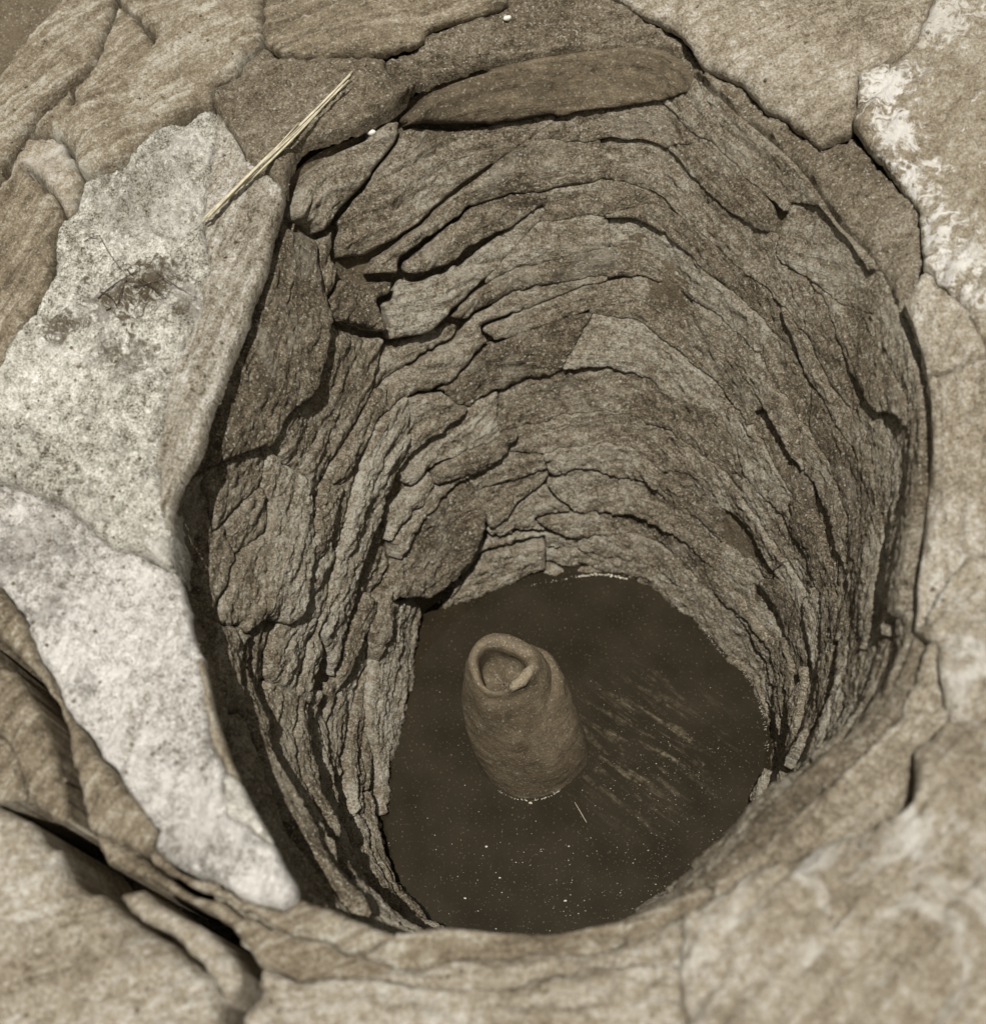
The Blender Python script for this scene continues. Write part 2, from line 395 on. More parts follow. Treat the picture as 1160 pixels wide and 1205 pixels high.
# drop slivers: tiny leftovers join the neighbour
for _ in range(3):
    cnt = np.bincount(LW.ravel().clip(0), minlength=NH+len(seeds)+2); small = cnt[LW] < 420
    LW = np.where(small, -1, LW); LW = grow(LW, 30)
SI, SJ = 2*math.pi*RM/NA, SLOPE/NB
DW = edge_distance(LW, 9, SI, SJ)
q_cell = leftness(GA)
open_n = fbm(cw_*7+3, sw_*7, slp*7, 3)                # joints open here and there
gap = np.clip((open_n*0.5+0.22)*0.012*q_cell-0.0006, 0, 0.007)+np.clip(open_n-0.42, 0, 1)*0.003*(1-q_cell)
LWg = np.where(DW < gap, -1, LW)
# the open cleft above the water on the left, the lip shadow gap
for g in ([(571,606),(575,622),(556,655),(532,705),(522,722),(514,750),(500,790),(500,745),(505,715),(528,690),(552,655),(566,628)],):
    LWg[in_poly(UW, VW, g)] = -1
DW = edge_distance(LWg, 9, SI, SJ)
NL = NH+len(seeds)+2
s_lift = rng.normal(0, 1, NL); s_tb = rng.normal(0.4, 0.7, NL); s_ta = rng.normal(0, 0.7, NL)
s_off = rng.uniform(0, 50, NL); s_ang = rng.normal(0, 0.16, NL)
cen_a = np.zeros(NL); cen_b = np.zeros(NL)
_c = np.maximum(np.bincount(LW.ravel().clip(0), minlength=NL), 1)
cb_ = np.bincount(LW.ravel().clip(0), (GB*SLOPE).ravel(), NL)/_c
cc_ = np.arctan2(np.bincount(LW.ravel().clip(0), np.sin(GA).ravel(), NL), np.bincount(LW.ravel().clip(0), np.cos(GA).ravel(), NL))
s_lift[6] = 1.6; s_tb[6] = 1.5; s_lift[10] = 1.4; s_lift[11] = 2.5; s_lift[12] = -0.3
def cracks(x, y, z, width):                           # thin grooves where a noise field crosses zero, only here and there
    n = fbm(x, y, z, 4, 0.55); m_ = sstep(0.0, 0.25, fbm(x*0.6+9, y*0.6, z*0.6, 2))
    return np.exp(-(n/width)**2)*m_
def wall_h(A, Bv, d, lab, P0):
    q = leftness(A); s = Bv*SLOPE
    x, y = np.cos(A)*RM, np.sin(A)*RM
    t = np.clip(d/0.018, 0, 1)
    worn = np.clip(0.55+1.1*fbm(x*6+20, y*6, s*8, 3), 0.08, 1.0)   # joints smeared with clay in places
    dip = (0.0036+0.0090*q)*(1-np.sqrt(np.clip(1-(1-t)**2, 0, 1)))*(worn*(1-q)+(0.35+0.65*worn)*q)
    da = (A-cc_[lab]+math.pi) % (2*math.pi)-math.pi
    h = (0.0035+0.004*q)*s_lift[lab]+s_tb[lab]*(s-cb_[lab])*(0.045+0.115*q)+s_ta[lab]*da*RM*0.05
    h = np.clip(h, -0.013, 0.022)
    off = s_off[lab]
    sl_ = s+da*RM*np.tan(s_ang[lab])
    lam = fbm(x*10+off, y*10, sl_*75+off*3, 4, 0.6)    # laminae of each stone, with its own slope of grain
    stepn = lam*5; stepn = np.floor(stepn)+sstep(0.55, 1.0, stepn-np.floor(stepn))
    big = fbm(x*6, y*6, s*9, 3)
    led = fbm(x*4.5+3, y*4.5, (s+0.02*big)*26, 4, 0.55)   # ledges that run on across the stones
    led = np.floor(led*3.5)+sstep(0.35, 1.0, led*3.5-np.floor(led*3.5))
    mid = fbm(x*26, y*26, s*34, 4, 0.6)
    rub = np.abs(fbm(x*60, y*60, s*75, 3, 0.6)); fine = fbm(x*130, y*130, s*150, 3, 0.6)
    flat = np.where((lab == 6) | (lab == 11), 0.35, np.where(lab == 0, 0.5, 1.0))
    rt = sstep(0.2, 0.8, np.cos(A)); led = led*(1-0.65*rt); mid = mid*(1-0.4*rt); rub = 0.25+(rub-0.25)*(1-0.3*rt)
    mud = sstep(-0.20, 0.15, fbm(x*5+31, y*5, s*7, 3))*(1-0.7*q); keep = 1-0.85*mud   # areas smeared with mud
    lam = lam*keep; stepn = stepn*keep; led = led*(1-0.5*mud); mid = mid*(1+0.35*mud); rub = 0.25+(rub-0.25)*(1+0.6*mud); dip = dip*(1-0.6*mud)
    cr_ = keep*cracks(x*9, y*9, sl_*34, 0.03)*0.004*(0.55+0.45*q)*(1-0.5*rt)+keep*cracks(x*22+5, y*22, s*40, 0.05)*0.0022
    return (h-dip+0.013*big+flat*(0.0010+0.0013*q)*lam+0.0012*stepn*flat*(0.2+0.55*q)+0.0025*led*(1-0.45*q)
            +0.0062*mid+0.0048*(0.25-rub)+0.0026*fine-cr_)
def wall_uv(A, Bv, lab, P0):
    da = (A-cc_[lab]+math.pi) % (2*math.pi)-math.pi
    return np.c_[da*RM+s_off[lab], Bv*SLOPE+da*RM*np.tan(s_ang[lab])]
wall_root = empty('shaft_wall', (C1[0], C1[1], -DEPTH))
set_tags(wall_root, 'round stone-lined shaft wall narrowing down to the dark water, thin stones bedded in clay', 'stone wall')
cells = build_cells(LWg, DW, NA, NB, lambda i: i/NA*2*math.pi-math.pi, lambda j: j/NB, wall_pt, 1, None, wall_h, wall_uv, lambda k: 0.035)
for k, (V, Q, uv) in cells.items():
    put('stone', V, Q, MAT['dark' if k == 11 else 'wall'], wall_root, uv)
# clay bedding behind and between the stones
na2, nb2 = 560, 150
A2, B2 = np.meshgrid(np.arange(na2)/na2*2*math.pi-math.pi, np.arange(nb2+1)/nb2, indexing='ij'); A2, B2 = A2.ravel(), B2.ravel()
P2 = wall_pt(A2, B2); N2 = normals(wall_pt, A2, B2, sign=1)
hc = -0.013-0.013*leftness(A2)+0.006*fbm(P2[:, 0]*30, P2[:, 1]*30, P2[:, 2]*30, 4)
P2 = P2+N2*hc[:, None]
ix = np.arange(na2*(nb2+1)).reshape(na2, nb2+1)
Q2 = np.stack([ix, np.roll(ix, -1, 0)], 0)
Q2 = np.c_[Q2[0][:, :-1].ravel(), Q2[0][:, 1:].ravel(), Q2[1][:, 1:].ravel(), Q2[1][:, :-1].ravel()]
put('clay_bedding', P2, Q2, MAT['clay'], wall_root, np.c_[A2*RM, B2*SLOPE])

# ================================================================== THE RIM STONES (each a thing)
# label, outline in the photograph (projected on to the rim), lift, edge radius, open joint, material, grain angle (degrees), lumpiness
RIM = [
 ('slab', 'smooth grey slab filling the top left corner of the picture', [(-200,-200),(137,-200),(137,0),(134,12),(121,45),(114,66),(93,86),(55,117),(33,148),(3,193),(-20,225),(-200,330)], .030, .022, .003, 'slab', 50, 1.0),
 ('slab', 'small wedge of stone pinched between the corner slab and the long slab', [(138,0),(165,26),(180,41),(184,52),(160,73),(110,108),(86,130),(82,100),(95,87),(116,66),(123,45)], .018, .010, .002, 'slab', 45, .8),
 ('slab', 'tiny triangular chip at the tail of the wedge stone', [(79,100),(86,131),(62,141),(43,152),(34,150),(55,119)], .014, .008, .002, 'slab', 40, .6),
 ('slab', 'long slanting slab with a bright crumbly upper edge, tapering to the lower left', [(310,-12),(308,10),(303,28),(295,38),(293,65),(276,86),(255,97),(231,124),(203,145),(179,166),(152,186),(131,197),(107,207),(93,203),(86,179),(69,162),(45,152),(62,141),(86,133),(107,110),(162,72),(183,52),(169,28),(193,27),(238,14),(290,-12)], .034, .026, .003, 'slab', 38, 1.2),
 ('slab', 'narrow grey slab along the top edge above the long slanting slab', [(138,-2),(166,26),(193,27),(238,14),(286,-10),(320,-200),(140,-200)], .016, .012, .002, 'slab', 20, .8),
 ('slab', 'pale hump of stone under the tail of the long slab, at the left edge', [(34,155),(55,159),(79,169),(86,186),(93,200),(91,221),(86,245),(74,252),(66,228),(45,204),(24,186),(0,213),(-60,260),(-60,235),(0,203),(21,169)], .020, .020, .002, 'pale', 60, 1.2),
 ('slab', 'dark steep stone below the pale hump, running down the left edge', [(24,187),(45,205),(66,229),(74,253),(66,272),(60,310),(57,331),(34,359),(31,369),(14,397),(-5,430),(-200,540),(-200,300),(-60,262),(0,214)], .012, .018, .003, 'slab', 70, 1.2),
 ('slab', 'big lime-white slab with a dark stain, on the left of the shaft', [(93,205),(107,208),(131,198),(152,187),(179,167),(203,146),(231,125),(245,130),(258,150),(250,200),(242,240),(240,270),(248,300),(240,370),(205,430),(192,500),(185,550),(190,600),(205,640),(206,665),(150,640),(114,625),(69,583),(0,560),(-200,540),(-200,520),(0,428),(14,397),(34,365),(58,331),(66,272),(86,246),(92,220)], .020, .020, .001, 'lime', 70, 1.9),
 ('slab', 'flaking lip stone between the white slab and the long dark shadow', [(258,140),(275,165),(290,190),(335,225),(338,248),(335,262),(318,322),(295,392),(270,452),(245,532),(212,602),(206,640),(190,600),(185,550),(192,500),(205,430),(240,370),(248,300),(240,265),(243,235),(250,195)], .026, .008, .0008, 'flaky', 78, 1.2),
 ('slab', 'brightest white slab with a rough crust, lower left of the shaft', [(0,563),(69,587),(114,629),(150,644),(204,670),(218,715),(232,770),(240,830),(250,880),(262,905),(258,910),(266,958),(284,967),(314,989),(340,1019),(347,1050),(330,1064),(281,1052),(251,1033),(207,1019),(185,1000),(188,982),(163,945),(137,911),(107,875),(78,838),(55,793),(42,758),(22,718),(0,688),(-60,640),(-200,600),(-200,545)], .020, .018, .001, 'chalk', 80, 1.9),
 ('slab', 'thin double ledge of stone between the brightest slab and the shadow', [(204,664),(215,690),(232,735),(250,800),(264,868),(285,920),(264,906),(248,880),(238,830),(230,770),(217,715)], .022, .007, .0012, 'slab', 80, .8),
 ('slab', 'pointed lip piece at the foot of the white slab, ending in black shadow', [(262,908),(285,918),(308,955),(347,1019),(384,1068),(349,1052),(342,1019),(315,987),(285,965),(267,956)], .018, .008, .001, 'lime', 60, .8),
 ('slab', 'narrow upright slab with a ragged lower end, beside the white slab', [(-200,600),(0,692),(22,720),(42,762),(55,795),(78,840),(107,877),(137,913),(163,947),(187,984),(184,997),(148,996),(120,985),(100,972),(94,940),(86,905),(84,865),(66,835),(57,815),(32,780),(0,748),(-200,640)], .030, .014, .0003, 'slab', 62, 1.0),
 ('slab', 'tilted grey slab between two dark gaps, near the left edge', [(-200,655),(0,782),(22,797),(41,823),(58,860),(66,882),(70,919),(82,958),(68,965),(48,956),(30,941),(22,908),(15,875),(0,860),(-200,790)], .024, .014, .0006, 'slab', 60, 1.0),
 ('slab', 'small dark stone at the left edge, lowest of the upright slabs', [(-200,800),(0,866),(11,882),(16,915),(24,941),(11,948),(0,937),(-200,900)], .016, .012, .0006, 'slab', 60, .8),
 ('slab', 'large blurred pale boulder in the bottom left corner', [(-200,905),(0,950),(22,958),(48,974),(66,1004),(78,1000),(90,1030),(105,1050),(126,1056),(148,1078),(174,1096),(199,1111),(222,1130),(250,1156),(268,1182),(273,1215),(273,1400),(-200,1400)], .045, .035, .003, 'smooth', 20, 1.5),
 ('slab', 'wedge slab between two black cracks at the bottom left', [(131,1046),(148,1048),(177,1056),(207,1074),(236,1092),(266,1118),(290,1144),(297,1163),(284,1187),(273,1170),(255,1144),(225,1120),(203,1100),(177,1085),(151,1066)], .034, .014, .003, 'smooth', 35, .8),
 ('slab', 'thin ledge running from the white slab down to the black corner of the shaft', [(184,1000),(207,1021),(251,1035),(281,1054),(330,1066),(350,1053),(385,1068),(440,1092),(462,1102),(430,1120),(400,1115),(369,1100),(332,1085),(288,1070),(255,1052),(222,1037),(192,1022),(175,1003)], .008, .010, .002, 'slab', 25, .8),
 ('slab', 'long curved strip of stone below the thin ledge, bottom left', [(100,978),(140,996),(174,1019),(207,1041),(255,1063),(292,1082),(332,1100),(369,1115),(400,1126),(440,1134),(462,1142),(440,1158),(384,1156),(360,1160),(330,1148),(299,1133),(281,1108),(259,1082),(222,1058),(177,1036),(144,1028),(112,1008)], .014, .012, .003, 'slab', 25, .8),
 ('slab', 'layered lip stone at the near edge of the shaft, below the water', [(440,1092),(465,1104),(487,1102),(494,1093),(528,1090),(602,1100),(653,1100),(705,1090),(735,1076),(790,1062),(830,1040),(850,1052),(830,1085),(780,1100),(720,1120),(640,1125),(560,1128),(500,1138),(462,1140),(430,1122)], .012, .014, .001, 'slab', 5, 1.2),
 ('slab', 'flat blurred slab below the lip, in the middle of the bottom edge', [(462,1142),(500,1139),(560,1130),(640,1127),(720,1122),(780,1102),(812,1094),(806,1150),(770,1146),(700,1150),(620,1160),(540,1168),(440,1160)], .022, .018, .001, 'smooth', 0, 1.2),
 ('slab', 'broad blurred slab along the bottom edge, right of the forked crack', [(300,1166),(310,1146),(330,1150),(360,1162),(384,1158),(440,1162),(540,1170),(620,1162),(700,1152),(770,1148),(804,1152),(808,1205),(814,1400),(285,1400),(286,1205),(288,1190)], .036, .028, .002, 'smooth', 0, 1.5),
 ('slab', 'big soft-focus pale boulder filling the bottom right corner', [(832,1092),(900,1042),(960,1002),(1030,987),(1070,962),(1087,902),(1122,862),(1160,856),(1400,850),(1400,1400),(820,1400),(812,1205),(808,1150),(814,1096)], .055, .045, .001, 'pale', 45, 1.8),
 ('slab', 'rough inner ledge curving along the lower right lip', [(790,1062),(840,1030),(880,985),(920,928),(970,886),(1020,856),(1045,828),(1062,785),(1082,745),(1100,755),(1085,800),(1060,850),(1030,880),(990,920),(930,975),(870,1030),(832,1060)], .012, .022, .0006, 'mud', 45, 1.4),
 ('slab', 'outer ledge between the lower right lip and the corner boulder', [(1112,760),(1117,860),(1085,900),(1070,960),(1030,985),(960,1000),(900,1040),(832,1090),(815,1090),(850,1052),(834,1062),(872,1032),(932,977),(992,922),(1032,882),(1062,852),(1087,802),(1102,757)], .024, .022, .0006, 'smooth', 45, 1.4),
 ('slab', 'tall smooth stone standing on the right rim under the rounded stone', [(1085,445),(1110,455),(1125,452),(1150,427),(1180,420),(1400,430),(1400,655),(1150,655),(1112,698),(1095,738),(1076,700),(1085,600),(1092,520)], .030, .035, .001, 'smooth', 85, 1.0),
 ('slab', 'pale lumpy stone at the right edge below the tall smooth stone', [(1095,742),(1112,702),(1150,659),(1400,659),(1400,850),(1160,854),(1120,858),(1114,758),(1100,752)], .034, .030, .001, 'pale', 60, 1.6),
 ('slab', 'rounded stone with a downward bulge on the right rim', [(1060,370),(1085,340),(1100,322),(1140,365),(1165,418),(1150,425),(1128,432),(1100,437),(1080,425),(1068,395)], .040, .030, .002, 'smooth', 70, 1.0),
 ('slab', 'slab with white veins down the upper right edge', [(1012,98),(1075,60),(1100,0),(1120,-200),(1400,-200),(1400,424),(1172,418),(1142,362),(1102,318),(1087,240),(1042,188),(1012,150)], .036, .030, .001, 'veined', 62, 1.3),
 ('slab', 'knobbly stone with an eye-shaped swirl, upper right of the shaft', [(808,104),(832,78),(874,97),(905,126),(967,167),(1008,155),(1040,192),(1085,243),(1085,290),(1085,338),(1060,368),(1029,305),(984,264),(967,243),(940,195),(870,139),(826,98)], .014, .022, .0008, 'mud', 45, 1.6),
 ('slab', 'smooth pale slab overhanging the top right of the shaft', [(758,12),(805,31),(832,72),(874,90),(905,121),(939,138),(967,162),(1005,150),(1008,96),(982,90),(1072,55),(1098,0),(1118,-200),(690,-200),(720,-12)], .030, .030, .001, 'smooth', 30, 1.0),
 ('slab', 'grey slab at the top edge above the cracked ledge', [(312,-8),(330,60),(395,64),(440,50),(495,42),(505,24),(590,2),(625,-200),(325,-200)], .026, .014, .0015, 'slab', 15, .9),
 ('slab', 'blunt-ended stone carrying the top of the straw', [(477,93),(480,110),(478,126),(459,140),(439,151),(414,166),(382,167),(352,184),(340,228),(292,190),(277,165),(262,140),(258,101),(278,90),(296,68),(300,62),(330,65),(400,70),(450,75)], .030, .022, .0015, 'mud', 38, 1.2),
 ('slab', 'lumpy gritty stone above the dark slab at the head of the shaft', [(452,74),(500,44),(510,26),(592,5),(640,-200),(680,-200),(720,-10),(758,14),(800,32),(828,74),(826,96),(780,47),(690,57),(566,75),(497,94),(480,96)], .014, .020, .0008, 'mud', 8, 1.8),
]
GAPS = [[(0,948),(30,941),(70,966),(95,968),(112,1008),(146,1030),(177,1040),(150,1050),(126,1052),(105,1046),(90,1026),(78,996),(64,1000),(46,968)],
        [(72,882),(80,870),(86,905),(94,940),(100,975),(86,965),(76,925)],
        [(0,750),(32,780),(57,815),(66,835),(80,868),(72,884),(62,858),(44,823),(24,795),(0,780)],
        [(177,1036),(222,1058),(259,1082),(281,1108),(299,1133),(304,1165),(288,1192),(288,1230),(274,1230),(273,1180),(284,1190),(297,1163),(290,1142),(264,1115),(234,1090),(205,1072),(177,1054)]]
NA3, NB3, WOUT = 1500, 200, 0.62
ca3 = (np.arange(NA3)+0.5)/NA3*2*math.pi-math.pi; cb3 = (np.arange(NB3)+0.5)/NB3*WOUT
GA3, GB3 = np.meshgrid(ca3, cb3, indexing='ij')
P3 = rim_pt(GA3.ravel(), GB3.ravel()).reshape(NA3, NB3, 3)
jx = 0.007*fbm(P3[..., 0]*26, P3[..., 1]*26, P3[..., 2]*0, 5, 0.6)
jy = 0.007*fbm(P3[..., 0]*26+30, P3[..., 1]*26, P3[..., 2]*0, 5, 0.6)
P3j = P3.copy(); P3j[..., 0] += jx; P3j[..., 1] += jy; P3j[..., 2] += 0.02
U3, V3 = proj(P3j)
LR = np.full((NA3, NB3), -1, np.int32)
for k, r in enumerate(RIM): LR[(LR < 0) & in_poly(U3, V3, r[2])] = k
LR = grow(LR, 14)
far = (U3 < -190) | (U3 > 1390) | (V3 < -190) | (V3 > 1390)
LR[far] = -1
LR[:, -2:] = -1
S3I, S3J = 2*math.pi*0.72/NA3, WOUT/NB3
DR = edge_distance(LR, 4, S3I, S3J)
gp = np.array([r[5] if k < 19 or k == 32 else 0.0 for k, r in enumerate(RIM)])[LR.clip(0)]
gn = fbm(P3[..., 0]*14, P3[..., 1]*14, P3[..., 2]*0+4, 3)
GPX = np.zeros(LR.shape, bool)
for g in GAPS:
    for du, dv in ((0, 0), (5, 4), (-5, -4)): GPX |= in_poly(U3+du, V3+dv, g)
LRg = np.where((DR < gp*(1+1.4*gn)-0.0005) | GPX, -1, LR)
DR = edge_distance(LRg, 12, S3I, S3J)
r_lift = np.array([r[3] for r in RIM]); r_re = np.array([r[4] for r in RIM]); r_ang = np.radians([r[7] for r in RIM]); r_lump = np.array([r[8] for r in RIM])
r_off = rng.uniform(0, 40, len(RIM))
cx3 = np.array([P3[LR == k][:, 0].mean() if (LR == k).any() else 0 for k in range(len(RIM))])
cy3 = np.array([P3[LR == k][:, 1].mean() if (LR == k).any() else 0 for k in range(len(RIM))])
def grain(lab, P0):
    c, s = np.cos(r_ang[lab]), np.sin(r_ang[lab]); x, y = P0[:, 0], P0[:, 1]
    return x*c+y*s, -x*s+y*c
def rim_h(A, Bv, d, lab, P0):
    re = r_re[lab]; t = np.clip(d/re, 0, 1); lump = r_lump[lab]; off = r_off[lab]
    soft = np.where((lab >= 19) & (lab != 32), 0.42, 0.85)     # worn, mud-filled joints on the near, right and far rim
    dip = re*soft*(1-np.sqrt(np.clip(1-(1-t)**2, 0, 1)))
    g, p = grain(lab, P0); x, y = P0[:, 0], P0[:, 1]
    big = fbm(x*7+off, y*7, off, 3)
    lam = fbm(g*9+off, p*55, off, 4, 0.6)
    stp = lam*4; stp = np.floor(stp)+sstep(0.5, 1.0, stp-np.floor(stp))
    mid = fbm(x*30, y*30+off, off*2, 4, 0.6); fine = fbm(x*140, y*140, off, 2)
    rub = np.abs(fbm(x*55, y*55, off, 3, 0.6))
    cr_ = cracks(g*7+off, p*18, off, 0.025)*0.005+cracks(x*24+off, y*24, off*2, 0.05)*0.0025
    return r_lift[lab]-dip+lump*(0.012*big+0.0026*lam+0.0016*stp+0.0055*mid)+0.0036*(0.25-rub)+0.0022*fine-cr_
def rim_uv(A, Bv, lab, P0):
    g, p = grain(lab, P0); return np.c_[g+r_off[lab], p]
rcells = build_cells(LRg, DR, NA3, NB3, lambda i: i/NA3*2*math.pi-math.pi, lambda j: j/NB3*WOUT, rim_pt, -1, None, rim_h, rim_uv, lambda k: (0.014 if k in (29, 30, 33, 31) else 0.016 if k in (23, 24, 25, 26, 27, 28, 32) else 0.27 if k in (12, 13, 14, 15, 16, 18) else 0.018 if k in (8, 9, 10, 11, 17) else 0.05+r_lift[k]))
for k, (V, Q, uv) in rcells.items():
    r = RIM[k]
    o = put('rim_stone', V, Q, MAT[r[6]], None, uv); set_tags(o, r[1], 'stone slab', 'stones laid round the rim of the shaft')

# ------------------------------------------------------------------ ground under and beyond the stones
na4 = 480; ws = np.r_[0.0, 0.004, 0.01, np.linspace(0.02, 0.9, 120), 1.0, 1.2, 1.5, 2, 3, 5, 9, 16, 40, 120]
A4, W4 = np.meshgrid(np.arange(na4)/na4*2*math.pi-math.pi, ws, indexing='ij'); A4, W4 = A4.ravel(), W4.ravel()
P4 = rim_pt(A4, W4+(recess(A4)+0.008)*np.clip(1-W4, 0, 1))
u4, v4 = proj(P4-np.array([0, 0, 0.02])); deep = np.zeros(len(P4))
for g in GAPS:
    gg = np.array(g, float); c = gg.mean(0)
    for du, dv in ((0, 0), (22, 0), (-22, 0), (0, 22), (0, -22)): deep = np.maximum(deep, in_poly(u4+du, v4+dv, g))
P4[:, 2] -= 0.24*deep
P4[:, 2] += -0.040+0.035*sstep(0.45, 0.75, W4)+0.008*fbm(P4[:, 0]*18, P4[:, 1]*18, P4[:, 2]*0, 4)*np.where(W4 < 3, 1, 2)
ix = np.arange(na4*len(ws)).reshape(na4, len(ws)); nx = np.roll(ix, -1, 0)
Q4 = np.c_[ix[:, :-1].ravel(), ix[:, 1:].ravel(), nx[:, 1:].ravel(), nx[:, :-1].ravel()][:, ::-1]
g = put('ground', P4, Q4, MAT['ground'], None, P4[:, :2], origin=(0, 0, 0)); g['kind'] = 'structure'

# ================================================================== WATER
M, N, Lk, B = newmat('muddy_water')
tc = N.new('ShaderNodeNewGeometry'); mp = N.new('ShaderNodeMapping'); mp.vector_type = 'TEXTURE'; mp.inputs['Rotation'].default_value = (0, 0, -0.62); mp.inputs['Scale'].default_value = (1/9, 1/64, 1)
Lk.new(tc.outputs['Position'], mp.inputs[0])
n1 = N.new('ShaderNodeTexNoise'); n1.inputs['Scale'].default_value = 1.0; n1.inputs['Detail'].default_value = 8; n1.inputs['Roughness'].default_value = 0.7; n1.inputs['Distortion'].default_value = 0.6
Lk.new(mp.outputs[0], n1.inputs['Vector'])
# a drift of pale scum lies to the right of the pipe
SCUM = bp(760, 880, -DEPTH)
sub = N.new('ShaderNodeVectorMath'); sub.operation = 'DISTANCE'; Lk.new(tc.outputs['Position'], sub.inputs[0]); sub.inputs[1].default_value = SCUM
mr = N.new('ShaderNodeMapRange'); Lk.new(sub.outputs['Value'], mr.inputs[0]); mr.inputs[1].default_value = 0.16; mr.inputs[2].default_value = 0.03
mr2 = N.new('ShaderNodeMapRange'); Lk.new(n1.outputs['Fac'], mr2.inputs[0]); mr2.inputs[1].default_value = 0.50; mr2.inputs[2].default_value = 0.68
mu = N.new('ShaderNodeMath'); mu.operation = 'MULTIPLY'; Lk.new(mr.outputs[0], mu.inputs[0]); Lk.new(mr2.outputs[0], mu.inputs[1])
n2 = N.new('ShaderNodeTexNoise'); n2.inputs['Scale'].default_value = 14; n2.inputs['Detail'].default_value = 6; Lk.new(tc.outputs['Position'], n2.inputs['Vector'])
cr = N.new('ShaderNodeValToRGB'); cr.color_ramp.elements[0].color = (0.017, 0.0130, 0.0076, 1); cr.color_ramp.elements[1].color = (0.029, 0.0225, 0.0138, 1)
cr.color_ramp.elements[0].position = 0.35; cr.color_ramp.elements[1].position = 0.75; Lk.new(n2.outputs['Fac'], cr.inputs[0])
mx = N.new('ShaderNodeMixRGB'); n5 = N.new('ShaderNodeTexNoise'); n5.inputs['Scale'].default_value = 75; n5.inputs['Detail'].default_value = 6; n5.inputs['Roughness'].default_value = 0.75; Lk.new(tc.outputs['Position'], n5.inputs['Vector'])
mr5 = N.new('ShaderNodeMapRange'); Lk.new(n5.outputs['Fac'], mr5.inputs[0]); mr5.inputs[1].default_value = 0.42; mr5.inputs[2].default_value = 0.62
mu5 = N.new('ShaderNodeMath'); mu5.operation = 'MULTIPLY'; Lk.new(mu.outputs[0], mu5.inputs[0]); Lk.new(mr5.outputs[0], mu5.inputs[1])
Lk.new(mu5.outputs[0], mx.inputs[0]); Lk.new(cr.outputs[0], mx.inputs[1]); mx.inputs[2].default_value = (0.21, 0.175, 0.12, 1)
n3 = N.new('ShaderNodeTexNoise'); n3.inputs['Scale'].default_value = 260; n3.inputs['Detail'].default_value = 2; Lk.new(tc.outputs['Position'], n3.inputs['Vector'])
mr3 = N.new('ShaderNodeMapRange'); Lk.new(n3.outputs['Fac'], mr3.inputs[0]); mr3.inputs[1].default_value = 0.64; mr3.inputs[2].default_value = 0.74; mr3.inputs[4].default_value = 0.6
mx2 = N.new('ShaderNodeMixRGB'); Lk.new(mr3.outputs[0], mx2.inputs[0]); Lk.new(mx.outputs[0], mx2.inputs[1]); mx2.inputs[2].default_value = (0.16, 0.13, 0.08, 1)
Lk.new(mx2.outputs[0], B.inputs['Base Color']); B.inputs['Roughness'].default_value = 0.06; B.inputs['IOR'].default_value = 1.33
bm = N.new('ShaderNodeBump'); bm.inputs['Strength'].default_value = 0.15; bm.inputs['Distance'].default_value = 0.002; Lk.new(n2.outputs['Fac'], bm.inputs['Height']); Lk.new(bm.outputs[0], B.inputs['Normal'])
aw = np.arange(160)/160*2*math.pi-math.pi
rw = per(aw, T1, R1)+0.05
Vw = np.r_[np.c_[C1[0]+rw*np.cos(aw), C1[1]+rw*np.sin(aw), np.full(160, -DEPTH)], [[C1[0], C1[1], -DEPTH]]]
wo = pymesh('water', Vw, [(i, (i+1) % 160, 160) for i in range(160)], M); wo['kind'] = 'structure'

# ================================================================== CLAY PIPE
PB = bp(623, 882, -DEPTH); HP = 0.21; PT = bp(592, 783, -DEPTH+HP)
pipe = empty('clay_pipe', PB); set_tags(pipe, 'tapering clay pipe with an open mouth standing in the dark water', 'clay pipe')
def pipe_ring(t, th):
    prof = np.interp(t, [-.15, 0, .2, .42, .65, .82, .93, 1.0], [.079, .081, .083, .081, .073, .065, .059, .053])
    c = PB+(PT-PB)*t
    r = prof*(1+0.05*np.cos(th*2+0.6)+0.03*np.cos(3*th+2*t*3))
    r = r+0.0035*fbm(np.cos(th)*2.2, np.sin(th)*2.2, np.full_like(th, t*3.5), 4)+0.0012*fbm(np.cos(th)*3, np.sin(th)*3, np.full_like(th, t*60.), 2)
    return np.c_[c[0]+r*np.cos(th), c[1]+r*np.sin(th), np.full_like(th, c[2])]
nt = 96; th = np.arange(nt)/nt*2*math.pi
# tilt the mouth towards the viewer
rings = [pipe_ring(t, th) for t in np.linspace(-0.15, 1.0, 56)]
top_c = PT; outer = rings[-1]
hole_c = PT+np.array([-0.004, -0.006, 0])
def inner(rf, dz, wob=0.0):
    r = rf*(1+0.10*np.cos(3*th-0.5)+0.06*np.cos(2*th+1.0)+0.03*fbm(np.cos(th)*2, np.sin(th)*2, th*0+5, 3))
    z = PT[2]+dz*(1+0.55*np.cos(th+2.3)*(dz < -0.015)*rf/0.034)+wob*0.006*sstep(0.2, 0.9, np.cos(th+0.35))+0.0016*fbm(np.cos(th)*4, np.sin(th)*4, th*0+dz*90, 3)
    return np.c_[hole_c[0]+r*np.cos(th), hole_c[1]+r*np.sin(th), z]
def lerp_ring(f, dz, wob):
    a, b_ = outer.copy(), inner(0.034, 0)
    q = a*(1-f)+b_*f; q[:, 2] = PT[2]+dz+wob*0.013*sstep(0.55, 0.95, np.cos(th+0.55))+0.0014*fbm(np.cos(th)*4, np.sin(th)*4, th*0+f*3, 3)
    return q
rings += [lerp_ring(0.12, .006, .5), lerp_ring(0.35, .010, 1), lerp_ring(0.65, .010, 1), lerp_ring(0.88, .006, .7), inner(0.034, -.002), inner(0.034, -.012), inner(0.034, -.024), inner(0.034, -.045), inner(0.032, -.062), inner(0.022, -.066), inner(0.009, -.067), inner(0.001, -.067)]
